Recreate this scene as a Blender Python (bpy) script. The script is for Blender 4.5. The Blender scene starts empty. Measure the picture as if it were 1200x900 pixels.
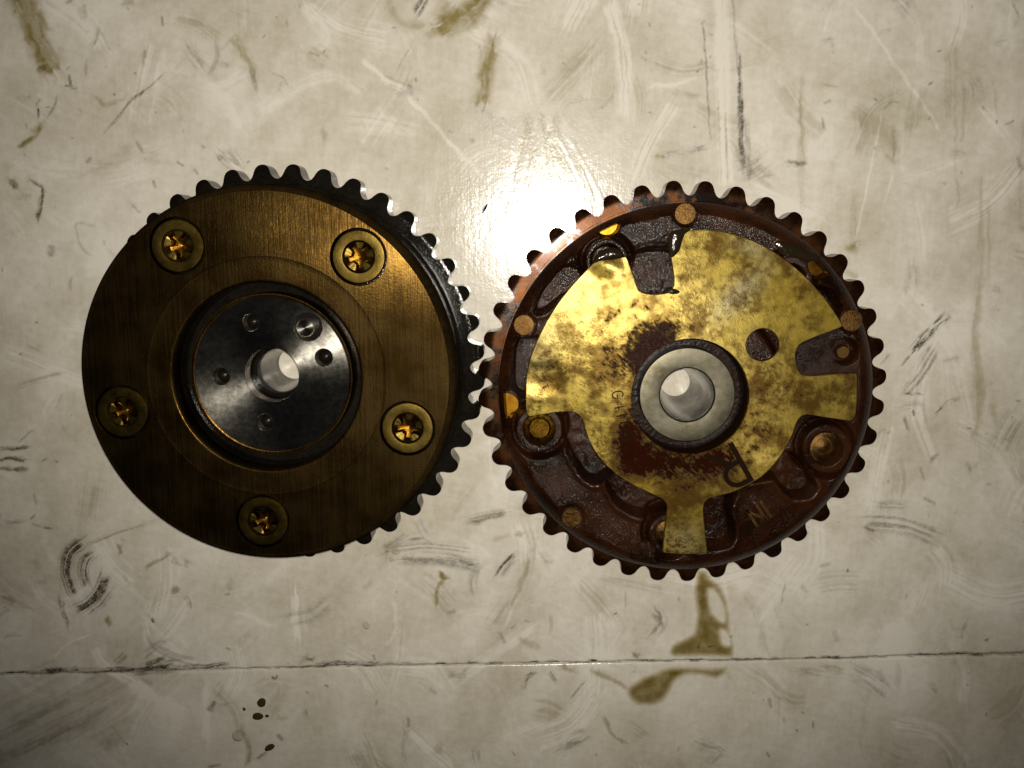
import bpy, math, random
import numpy as np
from mathutils import Matrix, Vector
from mathutils.geometry import delaunay_2d_cdt

scene = bpy.context.scene
COL = scene.collection
MM = 0.001

# ------------------------------------------------------------------ camera
# phone held about 27 cm above the bench, tilted roughly nine degrees
FPX, NADX, NADY, CAMZ = 1080.0, 636.0, 276.0, 0.270
_n = np.array([NADX - 600.0, NADY - 450.0, FPX]); _n /= np.linalg.norm(_n)
_ex = np.array([1.0, 0, 0]) - _n * _n[0]; _ex /= np.linalg.norm(_ex)
_ey = np.cross(_n, _ex)

cam_d = bpy.data.cameras.new("camera")
cam = bpy.data.objects.new("camera", cam_d); COL.objects.link(cam)
cam_d.sensor_width = 36.0
cam_d.lens = 36.0 * FPX / 1200.0
cam_d.clip_start, cam_d.clip_end = 0.01, 20.0
R3 = Matrix(((_ex[0], -_ex[1], -_ex[2]), (-_ey[0], _ey[1], _ey[2]), (-_n[0], _n[1], _n[2])))
cam.matrix_world = Matrix.Translation((0, 0, CAMZ)) @ R3.to_4x4()
scene.camera = cam

# ------------------------------------------------------------------ world, flash, exposure
world = bpy.data.worlds.new("World"); scene.world = world; world.use_nodes = True
bgn = world.node_tree.nodes["Background"]
bgn.inputs[0].default_value = (0.9, 0.95, 1.0, 1); bgn.inputs[1].default_value = 0.008

fl = bpy.data.lights.new("phone_flash", 'SPOT')
fl.energy = 3.2; fl.color = (1.0, 0.945, 0.83); fl.shadow_soft_size = 0.0028
fl.spot_size = math.radians(102); fl.spot_blend = 1.0
flash = bpy.data.objects.new("phone_flash", fl); COL.objects.link(flash)
flash.location = (0.001, 0.003, CAMZ + 0.002)

vs = scene.view_settings
vs.view_transform = 'Standard'; vs.look = 'None'; vs.gamma = 1.0; vs.exposure = 0.0
vs.use_curve_mapping = False
scene.render.engine = 'CYCLES'
scene.cycles.max_bounces = 8
scene.cycles.transparent_max_bounces = 12
scene.cycles.sample_clamp_indirect = 4.0

# ------------------------------------------------------------------ helpers
def at(px, py, z=0.0):
    """photo pixel -> world x, y (metres) on the level z (metres)"""
    r = np.array([px - 600.0, py - 450.0, FPX])
    t = (CAMZ - z) / (r @ _n)
    return np.array([t * (r @ _ex), -t * (r @ _ey)])

def project(x, y, z):
    """world arrays -> photo pixels"""
    dz = CAMZ - z
    c = [x * _ex[i] - y * _ey[i] + dz * _n[i] for i in range(3)]
    return 600 + FPX * c[0] / c[2], 450 + FPX * c[1] / c[2]

def smooth(a, b, x):
    t = np.clip((x - a) / (b - a), 0, 1)
    return t * t * (3 - 2 * t)

def vnoise(x, y, seed=0, n=256):
    rng = np.random.RandomState(seed); tab = rng.rand(n, n)
    xi = np.floor(x).astype(int); yi = np.floor(y).astype(int)
    fx = x - xi; fy = y - yi
    fx = fx * fx * (3 - 2 * fx); fy = fy * fy * (3 - 2 * fy)
    a = tab[xi % n, yi % n]; b = tab[(xi + 1) % n, yi % n]
    c = tab[xi % n, (yi + 1) % n]; d = tab[(xi + 1) % n, (yi + 1) % n]
    return (a * (1 - fx) + b * fx) * (1 - fy) + (c * (1 - fx) + d * fx) * fy

def fbm(x, y, seed=0, o=4):
    s = 0; amp = 0.5; tot = 0
    for i in range(o):
        s = s + amp * vnoise(x * 2 ** i, y * 2 ** i, seed + i); tot += amp; amp *= 0.55
    return s / tot

def poly_sdf(x, y, poly):
    P = np.array(poly, float); Q = np.roll(P, -1, 0)
    d = np.full(x.shape, 1e18); ins = np.zeros(x.shape, bool)
    for (ax, ay), (bx, by) in zip(P, Q):
        ex, ey = bx - ax, by - ay; wx, wy = x - ax, y - ay
        t = np.clip((wx * ex + wy * ey) / (ex * ex + ey * ey + 1e-20), 0, 1)
        d = np.minimum(d, (wx - ex * t) ** 2 + (wy - ey * t) ** 2)
        if ey != 0:
            c = ((ay > y) != (by > y)) & (x < ex * (y - ay) / ey + ax)
            ins ^= c
    d = np.sqrt(d)
    return np.where(ins, -d, d)

def mesh_obj(name, verts, faces, mat, parent=None, angle=35, smooth_shade=True, attrs=None):
    me = bpy.data.meshes.new(name)
    me.from_pydata([tuple(v) for v in verts], [], [tuple(f) for f in faces])
    me.validate(); me.update()
    if smooth_shade:
        me.shade_smooth(); me.set_sharp_from_angle(angle=math.radians(angle))
    if attrs:
        for k, a in attrs.items():
            at_ = me.attributes.new(k, 'FLOAT', 'POINT'); at_.data.foreach_set('value', np.asarray(a, np.float32))
    me.materials.append(mat)
    o = bpy.data.objects.new(name, me); COL.objects.link(o)
    if parent: o.parent = parent
    return o

def lathe(profile, n=128, closed=False):
    """profile: list of (r, z) mm -> verts, faces (metres)"""
    V, F = [], []
    m = len(profile)
    for r, z in profile:
        for k in range(n):
            a = 2 * math.pi * k / n
            V.append((r * MM * math.cos(a), r * MM * math.sin(a), z * MM))
    for i in range(m if closed else m - 1):
        j = (i + 1) % m
        for k in range(n):
            l = (k + 1) % n
            F.append((i * n + k, j * n + k, j * n + l, i * n + l))
    return V, F

def circle(cx, cy, r, n=48):
    return [(cx + r * math.cos(2 * math.pi * k / n), cy + r * math.sin(2 * math.pi * k / n)) for k in range(n)]

def inside(x, y, loops):
    c = np.zeros(x.shape, bool)
    for L in loops:
        c ^= poly_sdf(x, y, L) < 0
    return c

def sheet(loops, z_top, z_bot, step=None, bevel=0.0, zf=None):
    """flat piece bounded by loops (first outer, rest holes), units of metres; top triangulated, walls down"""
    def shift(L, s):
        P = np.array(L); d = np.roll(P, -1, 0) - np.roll(P, 1, 0)
        nrm = np.c_[d[:, 1], -d[:, 0]]; nrm /= np.linalg.norm(nrm, axis=1)[:, None] + 1e-12
        area = 0.5 * np.sum(P[:, 0] * np.roll(P[:, 1], -1) - np.roll(P[:, 0], -1) * P[:, 1])
        return P - nrm * s * (1 if area > 0 else -1)
    inner = [shift(L, bevel if i == 0 else -bevel) if bevel else np.array(L) for i, L in enumerate(loops)]
    pts, edges = [], []
    for L in inner:
        b = len(pts); pts += [Vector((p[0], p[1])) for p in L]
        edges += [(b + k, b + (k + 1) % len(L)) for k in range(len(L))]
    nb = len(pts)
    if step:
        A = inner[0]; x0, y0 = A.min(0); x1, y1 = A.max(0)
        gx, gy = np.meshgrid(np.arange(x0, x1, step), np.arange(y0, y1, step * 0.87))
        gx[1::2] += step / 2
        gx, gy = gx.ravel(), gy.ravel()
        ok = inside(gx, gy, inner)
        dist = np.full(gx.shape, 1e9)
        for L in inner: dist = np.minimum(dist, np.abs(poly_sdf(gx, gy, L)))
        ok &= dist > step * 0.55
        pts += [Vector((a, b)) for a, b in zip(gx[ok], gy[ok])]
    vo, eo, fo, ov, oe, of = delaunay_2d_cdt(pts, edges, [], 0, 1e-9)
    C = np.array([[sum(vo[i].x for i in f) / 3, sum(vo[i].y for i in f) / 3] for f in fo])
    keep = inside(C[:, 0], C[:, 1], inner)
    V = [(v.x, v.y, z_top) for v in vo]; F = [tuple(f) for f, k in zip(fo, keep) if k]
    for i, f in enumerate(F):
        a, b, c = (V[k] for k in f)
        if (b[0] - a[0]) * (c[1] - a[1]) - (b[1] - a[1]) * (c[0] - a[0]) < 0: F[i] = f[::-1]
    back = {}
    for i, l in enumerate(ov):
        for q in l: back[q] = i
    base = 0
    for L, Lo in zip(inner, loops):
        n = len(L); top = [back[base + k] for k in range(n)]; base += n
        rows = [top]
        if bevel:
            s = len(V); V += [(p[0], p[1], z_top - bevel) for p in Lo]; rows.append(list(range(s, s + n)))
        s = len(V); V += [(p[0], p[1], z_bot) for p in Lo]; rows.append(list(range(s, s + n)))
        P = np.array(Lo); area = np.sum(P[:, 0] * np.roll(P[:, 1], -1) - np.roll(P[:, 0], -1) * P[:, 1])
        outer = (Lo is loops[0]); flip = (area > 0) != outer
        for ra, rb in zip(rows[:-1], rows[1:]):
            for k in range(n):
                l = (k + 1) % n
                q = (ra[k], rb[k], rb[l], ra[l])
                F.append(q[::-1] if flip else q)
    if zf is not None:
        A = np.array(V); A[:, 2] += zf(A[:, 0], A[:, 1]); V = [tuple(a) for a in A]
    return V, F

def catmull(P, sub=3):
    P = np.array(P, float); n = len(P); out = []
    for i in range(n):
        p0, p1, p2, p3 = P[i - 1], P[i], P[(i + 1) % n], P[(i + 2) % n]
        for t in np.arange(sub) / sub:
            m1 = (p2 - p0) * .25; m2 = (p3 - p1) * .25
            h = ((2 * t ** 3 - 3 * t ** 2 + 1), (t ** 3 - 2 * t ** 2 + t), (-2 * t ** 3 + 3 * t ** 2), (t ** 3 - t ** 2))
            out.append(h[0] * p1 + h[1] * m1 * 2 * .7 + h[2] * p2 + h[3] * m2 * 2 * .7)
    return out

def tag(o, label=None, cat=None, group=None, kind=None):
    if label: o["label"] = label
    if cat: o["category"] = cat
    if group: o["group"] = group
    if kind: o["kind"] = kind
    return o

def empty(name, loc):
    o = bpy.data.objects.new(name, None); COL.objects.link(o); o.location = loc
    o.empty_display_size = 0.02
    return o

# ------------------------------------------------------------------ materials
class NT:
    def __init__(s, name):
        s.m = bpy.data.materials.new(name); s.m.use_nodes = True
        s.t = s.m.node_tree; s.b = s.t.nodes["Principled BSDF"]; s.out = s.t.nodes["Material Output"]
        s._co = None
    def n(s, ty, **kw):
        nd = s.t.nodes.new(ty)
        for k, v in kw.items(): setattr(nd, k, v)
        return nd
    def put(s, sock, v):
        if isinstance(v, bpy.types.NodeSocket): s.t.links.new(v, sock)
        elif isinstance(v, (tuple, list)) and len(v) == 3 and sock.type == 'RGBA': sock.default_value = (*v, 1)
        else: sock.default_value = v
    def set(s, **kw):
        for k, v in kw.items(): s.put(s.b.inputs[k.replace('_', ' ')], v)
        return s
    def co(s):
        if s._co is None: s._co = s.n('ShaderNodeNewGeometry').outputs['Position']
        return s._co
    def mapped(s, scale, rot=(0, 0, 0)):
        r = s.n('ShaderNodeMapping'); s.put(r.inputs['Vector'], s.co())
        r.inputs['Rotation'].default_value = rot
        m = s.n('ShaderNodeMapping'); s.put(m.inputs['Vector'], r.outputs[0]); m.inputs['Scale'].default_value = scale
        return m.outputs[0]
    def noise(s, scale, detail=3, rough=0.55, vec=None, dist=0.0):
        k = s.n('ShaderNodeTexNoise'); s.put(k.inputs['Vector'], vec if vec is not None else s.co())
        k.inputs['Scale'].default_value = scale; k.inputs['Detail'].default_value = detail
        k.inputs['Roughness'].default_value = rough; k.inputs['Distortion'].default_value = dist
        return k.outputs[0]
    def ramp(s, v, a, b, lo=0.0, hi=1.0):
        r = s.n('ShaderNodeMapRange'); r.interpolation_type = 'SMOOTHSTEP'
        s.put(r.inputs[0], v); s.put(r.inputs[1], a); s.put(r.inputs[2], b); s.put(r.inputs[3], lo); s.put(r.inputs[4], hi)
        return r.outputs[0]
    def math(s, op, a, b=0.0, clamp=False):
        m = s.n('ShaderNodeMath', operation=op, use_clamp=clamp); s.put(m.inputs[0], a); s.put(m.inputs[1], b)
        return m.outputs[0]
    def mix(s, f, a, b):
        m = s.n('ShaderNodeMix', data_type='RGBA'); s.put(m.inputs[0], f); s.put(m.inputs[6], a); s.put(m.inputs[7], b)
        return m.outputs[2]
    def mixf(s, f, a, b):
        m = s.n('ShaderNodeMix', data_type='FLOAT'); s.put(m.inputs[0], f); s.put(m.inputs[2], a); s.put(m.inputs[3], b)
        return m.outputs[0]
    def attr(s, name):
        a = s.n('ShaderNodeAttribute'); a.attribute_name = name; return a.outputs['Fac']
    def bump(s, h, dist, strength=1.0, prev=None):
        b = s.n('ShaderNodeBump'); s.put(b.inputs['Height'], h); b.inputs['Distance'].default_value = dist
        b.inputs['Strength'].default_value = strength
        if prev is not None: s.put(b.inputs['Normal'], prev)
        return b.outputs[0]

def mat_table():
    k = NT("painted_board")
    film, dirt, oil = k.attr("film"), k.attr("dirt"), k.attr("oil")
    n1 = k.noise(60, 5, 0.6); n2 = k.noise(420, 5, 0.65); n3 = k.noise(1700, 3, 0.6)
    nv = k.noise(1.0, 4, 0.6, k.mapped((900, 70, 1)))
    nh = k.noise(1.0, 4, 0.6, k.mapped((60, 700, 1), (0, 0, 0.25)))
    f = k.math('ADD', film, k.math('MULTIPLY', k.math('SUBTRACT', n1, 0.5), 0.5))
    f = k.math('ADD', f, k.math('MULTIPLY', k.math('SUBTRACT', n2, 0.5), 0.75))
    f = k.math('ADD', f, k.math('MULTIPLY', k.math('SUBTRACT', nv, 0.5), 0.25))
    f = k.math('ADD', f, k.math('MULTIPLY', k.math('SUBTRACT', nh, 0.5), 0.25), True)
    col = k.mix(f, (0.75, 0.70, 0.625), (0.44, 0.39, 0.292))
    o = k.math('MULTIPLY', oil, k.ramp(n2, 0.25, 0.6, 0.72, 1.05), True)
    col = k.mix(o, col, (0.24, 0.188, 0.062))
    d = k.math('MULTIPLY', dirt, k.ramp(k.mixf(0.5, n2, n3), 0.33, 0.62, 0.40, 1.02), True)
    col = k.mix(d, col, (0.050, 0.037, 0.016))
    spk = k.ramp(k.noise(900, 2, 0.5), 0.72, 0.76)
    col = k.mix(k.math('MULTIPLY', spk, k.ramp(n1, 0.5, 0.65, 0, .75)), col, (0.09, 0.075, 0.05))
    rough = k.mixf(f, 0.12, 0.20)
    rough = k.math('ADD', rough, k.math('MULTIPLY', k.math('SUBTRACT', n3, 0.5), 0.12))
    rough = k.mixf(d, rough, 0.5)
    rough = k.mixf(o, rough, 0.2)
    h = k.math('ADD', k.math('MULTIPLY', n2, 0.6), k.math('MULTIPLY', n3, 0.25))
    h = k.math('ADD', h, k.math('MULTIPLY', nv, 0.35))
    k.set(Base_Color=col, Roughness=rough, Normal=k.bump(h, 0.00012, 0.6))
    k.b.inputs['Specular IOR Level'].default_value = 0.7
    return k.m

def mat_metal(name, col, dark, rough, grain=(2500, 60), rot=0.0, spark=0.3, patch=0.5, metallic=1.0, bumpd=0.00003, rv=0.12):
    k = NT(name)
    g = k.noise(1.0, 4, 0.7, k.mapped((grain[0], grain[1], 200), (0, 0, rot)))
    n1 = k.noise(90, 5, 0.6); n3 = k.noise(2600, 3, 0.6)
    c = k.mix(k.ramp(k.mixf(0.4, n1, g), 0.35, 0.65), dark, col)
    r = k.math('ADD', rough, k.math('MULTIPLY', k.math('SUBTRACT', k.mixf(0.5, g, n1), 0.5), rv * 2))
    h = k.math('ADD', g, k.math('MULTIPLY', n3, spark))
    k.set(Base_Color=c, Metallic=metallic, Roughness=r, Normal=k.bump(h, bumpd, 0.8))
    return k

M = {}
M['table'] = mat_table()
def sheen(k, col, rough, aniso, t, normal=None):
    """adds a narrower brushed reflection (oil film over the tool marks); t = direction of the marks"""
    g = k.n('ShaderNodeBsdfAnisotropic', distribution='BECKMANN')
    k.put(g.inputs['Color'], col); k.put(g.inputs['Roughness'], rough); g.inputs['Anisotropy'].default_value = aniso
    v = k.n('ShaderNodeCombineXYZ')
    for i in range(3): v.inputs[i].default_value = t[i]
    k.put(g.inputs['Tangent'], v.outputs[0])
    if normal is not None: k.put(g.inputs['Normal'], normal)
    a = k.n('ShaderNodeAddShader'); k.put(a.inputs[0], k.b.outputs[0]); k.put(a.inputs[1], g.outputs[0])
    k.put(k.out.inputs['Surface'], a.outputs[0])
    return k.m
def plate_mat(name, f):
    k = mat_metal(name, (0.031 * f, 0.019 * f, 0.006 * f), (0.012 * f, 0.0065 * f, 0.0016 * f), 0.45, (1900, 40), 0, 1.6, bumpd=0.00006, rv=.15)
    g = k.noise(1.0, 4, 0.75, k.mapped((3600, 90, 200))); n = k.noise(38, 5, 0.65); sp = k.noise(1500, 3, .6)
    c = k.mix(k.ramp(k.mixf(.62, g, n), .40, .62), (0.012 * f, 0.005 * f, 0.001 * f), (0.115 * f, 0.064 * f, 0.0135 * f))
    c = k.mix(k.ramp(sp, .62, .70), c, (0.085 * f, 0.058 * f, 0.022 * f))
    return sheen(k, c, 0.27, .38, (0, 1, 0), k.bump(k.math('ADD', g, k.math('MULTIPLY', sp, .7)), .00003, .8))
M['plate'] = plate_mat("oily_bronze_steel", 1.0)
M['plate_ring'] = plate_mat("oily_polished_ring", 1.2)
M['rim'] = mat_metal("dark_oiled_rim", (0.020, 0.012, 0.004), (0.007, 0.0045, 0.002), 0.22, (700, 700), 0, 1.0, metallic=0, bumpd=0.00005).m
M["rim"].node_tree.nodes["Principled BSDF"].inputs["Specular IOR Level"].default_value = .0
M['screw'] = mat_metal("yellow_zinc_screw", (0.20, 0.135, 0.030), (0.10, 0.064, 0.014), 0.36, (500, 500), 0, 1.0, bumpd=0.00004).m
M['socket'] = mat_metal("amber_oil_in_socket", (0.16, 0.075, 0.008), (0.05, 0.02, 0.002), 0.3, (900, 900), 0, 1.0, bumpd=.00006).m
for mk in ('screw', 'socket'):
    t_ = M[mk].node_tree; b_ = t_.nodes['Principled BSDF']; src = b_.inputs['Base Color'].links[0].from_socket
    oi = t_.nodes.new('ShaderNodeObjectInfo'); mr = t_.nodes.new('ShaderNodeMapRange'); mr.inputs[3].default_value = .55; mr.inputs[4].default_value = 1.15
    t_.links.new(oi.outputs['Random'], mr.inputs[0])
    mx = t_.nodes.new('ShaderNodeVectorMath'); mx.operation = 'SCALE'; t_.links.new(src, mx.inputs[0]); t_.links.new(mr.outputs[0], mx.inputs['Scale'])
    t_.links.new(mx.outputs[0], b_.inputs['Base Color'])
M['black_oil_steel'] = mat_metal("black_oiled_steel", (0.010, 0.008, 0.006), (0.004, 0.003, 0.002), 0.10, (900, 900), 0, 1.0, metallic=0.0, bumpd=0.00004, rv=.04).m
M['black_oil_steel'].node_tree.nodes['Principled BSDF'].inputs['Specular IOR Level'].default_value = .22
k = mat_metal("turned_dark_steel", (0.48, 0.455, 0.40), (0.27, 0.25, 0.215), 0.25, (700, 700), 0, 0.5, bumpd=0.00001)
tg = k.n('ShaderNodeTangent', direction_type='RADIAL', axis='Z')
k.put(k.b.inputs['Tangent'], tg.outputs[0]); k.b.inputs['Anisotropic'].default_value = 0.85; k.b.inputs['Anisotropic Rotation'].default_value = 0.25
M['hub_disc'] = k.m
M['bore'] = mat_metal("polished_bore", (0.22, 0.217, 0.208), (0.03, 0.029, 0.027), 0.20, (160, 160), 0, 0.2, metallic=.75, bumpd=0.00002, rv=.3).m
k = mat_metal("worn_steel_ring", (0.17, 0.155, 0.115), (0.085, 0.072, 0.045), 0.42, (500, 500), 0, 0.6)
M['steel_ring'] = k.m
M['bronze_pin'] = mat_metal("bronze_pin", (0.13, 0.070, 0.022), (0.05, 0.024, 0.008), 0.38, (900, 900), 0, 1.5, bumpd=0.00012).m
M['amber'] = mat_metal("amber_oiled_metal", (0.24, 0.115, 0.010), (0.12, 0.045, 0.004), 0.32, (600, 600), 0, 0.6).m

M['amber_rough'] = mat_metal("amber_bolt_end", (0.22, 0.115, 0.012), (0.03, 0.010, 0.002), 0.34, (700, 260), .3, 1.5, bumpd=.0003).m

def mat_cast(name, c1, c2, rough, bumpd):
    k = NT(name)
    n1 = k.noise(70, 5, 0.6); n2 = k.noise(2100, 3, 0.6); n3 = k.noise(5000, 2, 0.5)
    c = k.mix(k.ramp(k.mixf(.3, n1, n2), 0.38, 0.62), c1, c2)
    r = k.math('ADD', rough, k.math('MULTIPLY', k.math('SUBTRACT', n1, 0.5), 0.1))
    h = k.math('ADD', k.math('MULTIPLY', n2, 1.0), k.math('MULTIPLY', n3, 0.5))
    k.set(Base_Color=c, Metallic=0.0, Roughness=r, Normal=k.bump(h, bumpd, 0.9))
    k.b.inputs['Specular IOR Level'].default_value = 0.19
    return k.m
M['cast'] = mat_cast("oily_brown_casting", (0.006, 0.002, 0.0009), (0.030, 0.0095, 0.0030), 0.11, 0.00016)
k = mat_metal("brown_oiled_steel", (0.062, 0.0205, 0.0045), (0.018, 0.0056, 0.0012), 0.34, (500, 500), 0, .8, metallic=.8, bumpd=.00003)
oilm = k.ramp(k.mixf(.35, k.noise(75, 5, .65), k.noise(420, 4, .6)), .47, .57)
c0 = k.b.inputs['Base Color'].links[0].from_socket; r0 = k.b.inputs['Roughness'].links[0].from_socket
k.set(Base_Color=k.mix(oilm, c0, (0.008, 0.0032, 0.0014)), Roughness=k.mixf(oilm, r0, .16), Metallic=k.mixf(oilm, .8, 0.0), Specular_IOR_Level=.3,
      Coat_Weight=k.mixf(oilm, .25, 0.0), Coat_Roughness=.09)
M['brown_steel'] = k.m

def mat_gold():
    k = NT("stained_gold_plate")
    g = k.noise(1.0, 6, 0.75, k.mapped((1500, 420, 300), (0, 0, math.radians(-48))), .3)
    n1 = k.noise(45, 5, 0.6); n2 = k.noise(420, 6, 0.72); n3 = k.noise(2600, 3, 0.6); n4 = k.noise(130, 5, .65)
    gr, clean = k.attr("grime"), k.attr("grey")
    c = k.mix(k.ramp(n1, 0.35, 0.65), (0.205, 0.147, 0.022), (0.29, 0.213, 0.047))
    c = k.mix(k.ramp(n4, .45, .62, 0, .6), c, (0.155, 0.130, 0.034))
    c = k.mix(clean, c, (0.22, 0.208, 0.142))
    wash = k.ramp(k.math('ADD', k.mixf(.3, n4, n2), k.math('MULTIPLY', gr, .36)), .51, .72, 0, .9)
    c = k.mix(wash, c, (0.060, 0.027, 0.005))
    fleck = k.ramp(k.math('ADD', k.mixf(0.45, k.noise(900, 4, .7), g), k.math('MULTIPLY', k.math('SUBTRACT', n1, .5), .75)), 0.52, 0.62, 0, 0.75)
    c = k.mix(fleck, c, (0.030, 0.014, 0.003))
    f = k.math('ADD', k.math('MULTIPLY', g, 0.38), k.math('ADD', k.math('MULTIPLY', n2, 0.40), k.math('MULTIPLY', n4, .22)))
    th = k.math('SUBTRACT', 1.0, gr)
    mask = k.ramp(k.math('ADD', k.math('MULTIPLY', k.math('SUBTRACT', f, .5), 3.0), gr), .54, .78)
    c = k.mix(mask, c, k.mix(n4, (0.006, 0.0014, 0.0006), (0.026, 0.0055, 0.0018)))
    r = k.mixf(mask, k.math('ADD', 0.60, k.math('MULTIPLY', k.math('SUBTRACT', n2, 0.5), 0.4)), 0.16)
    h = k.math('ADD', k.math('MULTIPLY', k.mixf(0.6, g, n2), k.math('SUBTRACT', 1.0, mask)), k.math('MULTIPLY', n3, 0.45))
    k.set(Base_Color=c, Metallic=k.mixf(mask, 1.0, 0.0), Specular_IOR_Level=k.mixf(mask, .3, .07), Roughness=r, Normal=k.bump(h, 0.00016, 0.9))
    lob = k.mix(k.math('MAXIMUM', wash, fleck), (0.105, 0.080, 0.025), (0.018, 0.0105, 0.002))
    lob = k.mix(mask, lob, (0.0004, 0.0002, 0.0001))
    return sheen(k, lob, 0.29, .50, (.707, .707, 0), k.bump(h, 0.00007, 0.8))
M['gold'] = mat_gold()
k = NT("brown_oily_recess"); k.set(Base_Color=(0.012, 0.0045, 0.002), Roughness=.3, Normal=k.bump(k.noise(900, 3), .0002, .8)); k.b.inputs['Specular IOR Level'].default_value = .2; M['gap'] = k.m

k = NT("black_engine_oil"); n1 = k.noise(500, 3)
k.set(Base_Color=(0.016, 0.0105, 0.005), Roughness=0.10, Normal=k.bump(n1, 0.0006, 0.6)); M['black_oil'] = k.m
k = NT("dark_letter_fill"); k.set(Base_Color=(0.010, 0.0045, 0.002), Roughness=0.5); k.b.inputs["Specular IOR Level"].default_value = .03; M['ink'] = k.m
k = NT("dark_void"); k.set(Base_Color=(0.006, 0.004, 0.0025), Roughness=0.3); k.b.inputs["Specular IOR Level"].default_value = .15; M['dark'] = k.m

def mat_oil_film():
    k = NT("thin_olive_oil")
    t = k.attr("thick")
    n = k.noise(260, 4, 0.6)
    t = k.math('MULTIPLY', t, k.ramp(n, 0.25, 0.7, 0.72, 1.0))
    c = k.mix(t, (1, 1, 1), (0.33, 0.27, 0.045))
    tr = k.n('ShaderNodeBsdfTransparent'); k.put(tr.inputs[0], c)
    gl = k.n('ShaderNodeBsdfGlossy'); gl.inputs['Roughness'].default_value = 0.06
    fr = k.n('ShaderNodeFresnel'); fr.inputs[0].default_value = 1.45
    ms = k.n('ShaderNodeMixShader'); k.put(ms.inputs[0], k.math('MULTIPLY', fr.outputs[0], k.ramp(t, 0.0, 0.3)))
    k.put(ms.inputs[1], tr.outputs[0]); k.put(ms.inputs[2], gl.outputs[0])
    k.put(k.out.inputs['Surface'], ms.outputs[0])
    return k.m
M['oil_film'] = mat_oil_film()

# ------------------------------------------------------------------ the bench top: two painted boards
def seam_px(x):
    return 790 - 10 * smooth(0, 500, x) - 6 * smooth(450, 900, x) - 7 * smooth(850, 1200, x) - 0 * x

SX = [at(q, float(seam_px(np.array(float(q)))), 0) for q in np.linspace(-60, 1260, 23)]
SXx = np.array([p[0] for p in SX]); SXy = np.array([p[1] for p in SX])
def seam_y(x):
    return np.interp(x, SXx, SXy)

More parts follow.
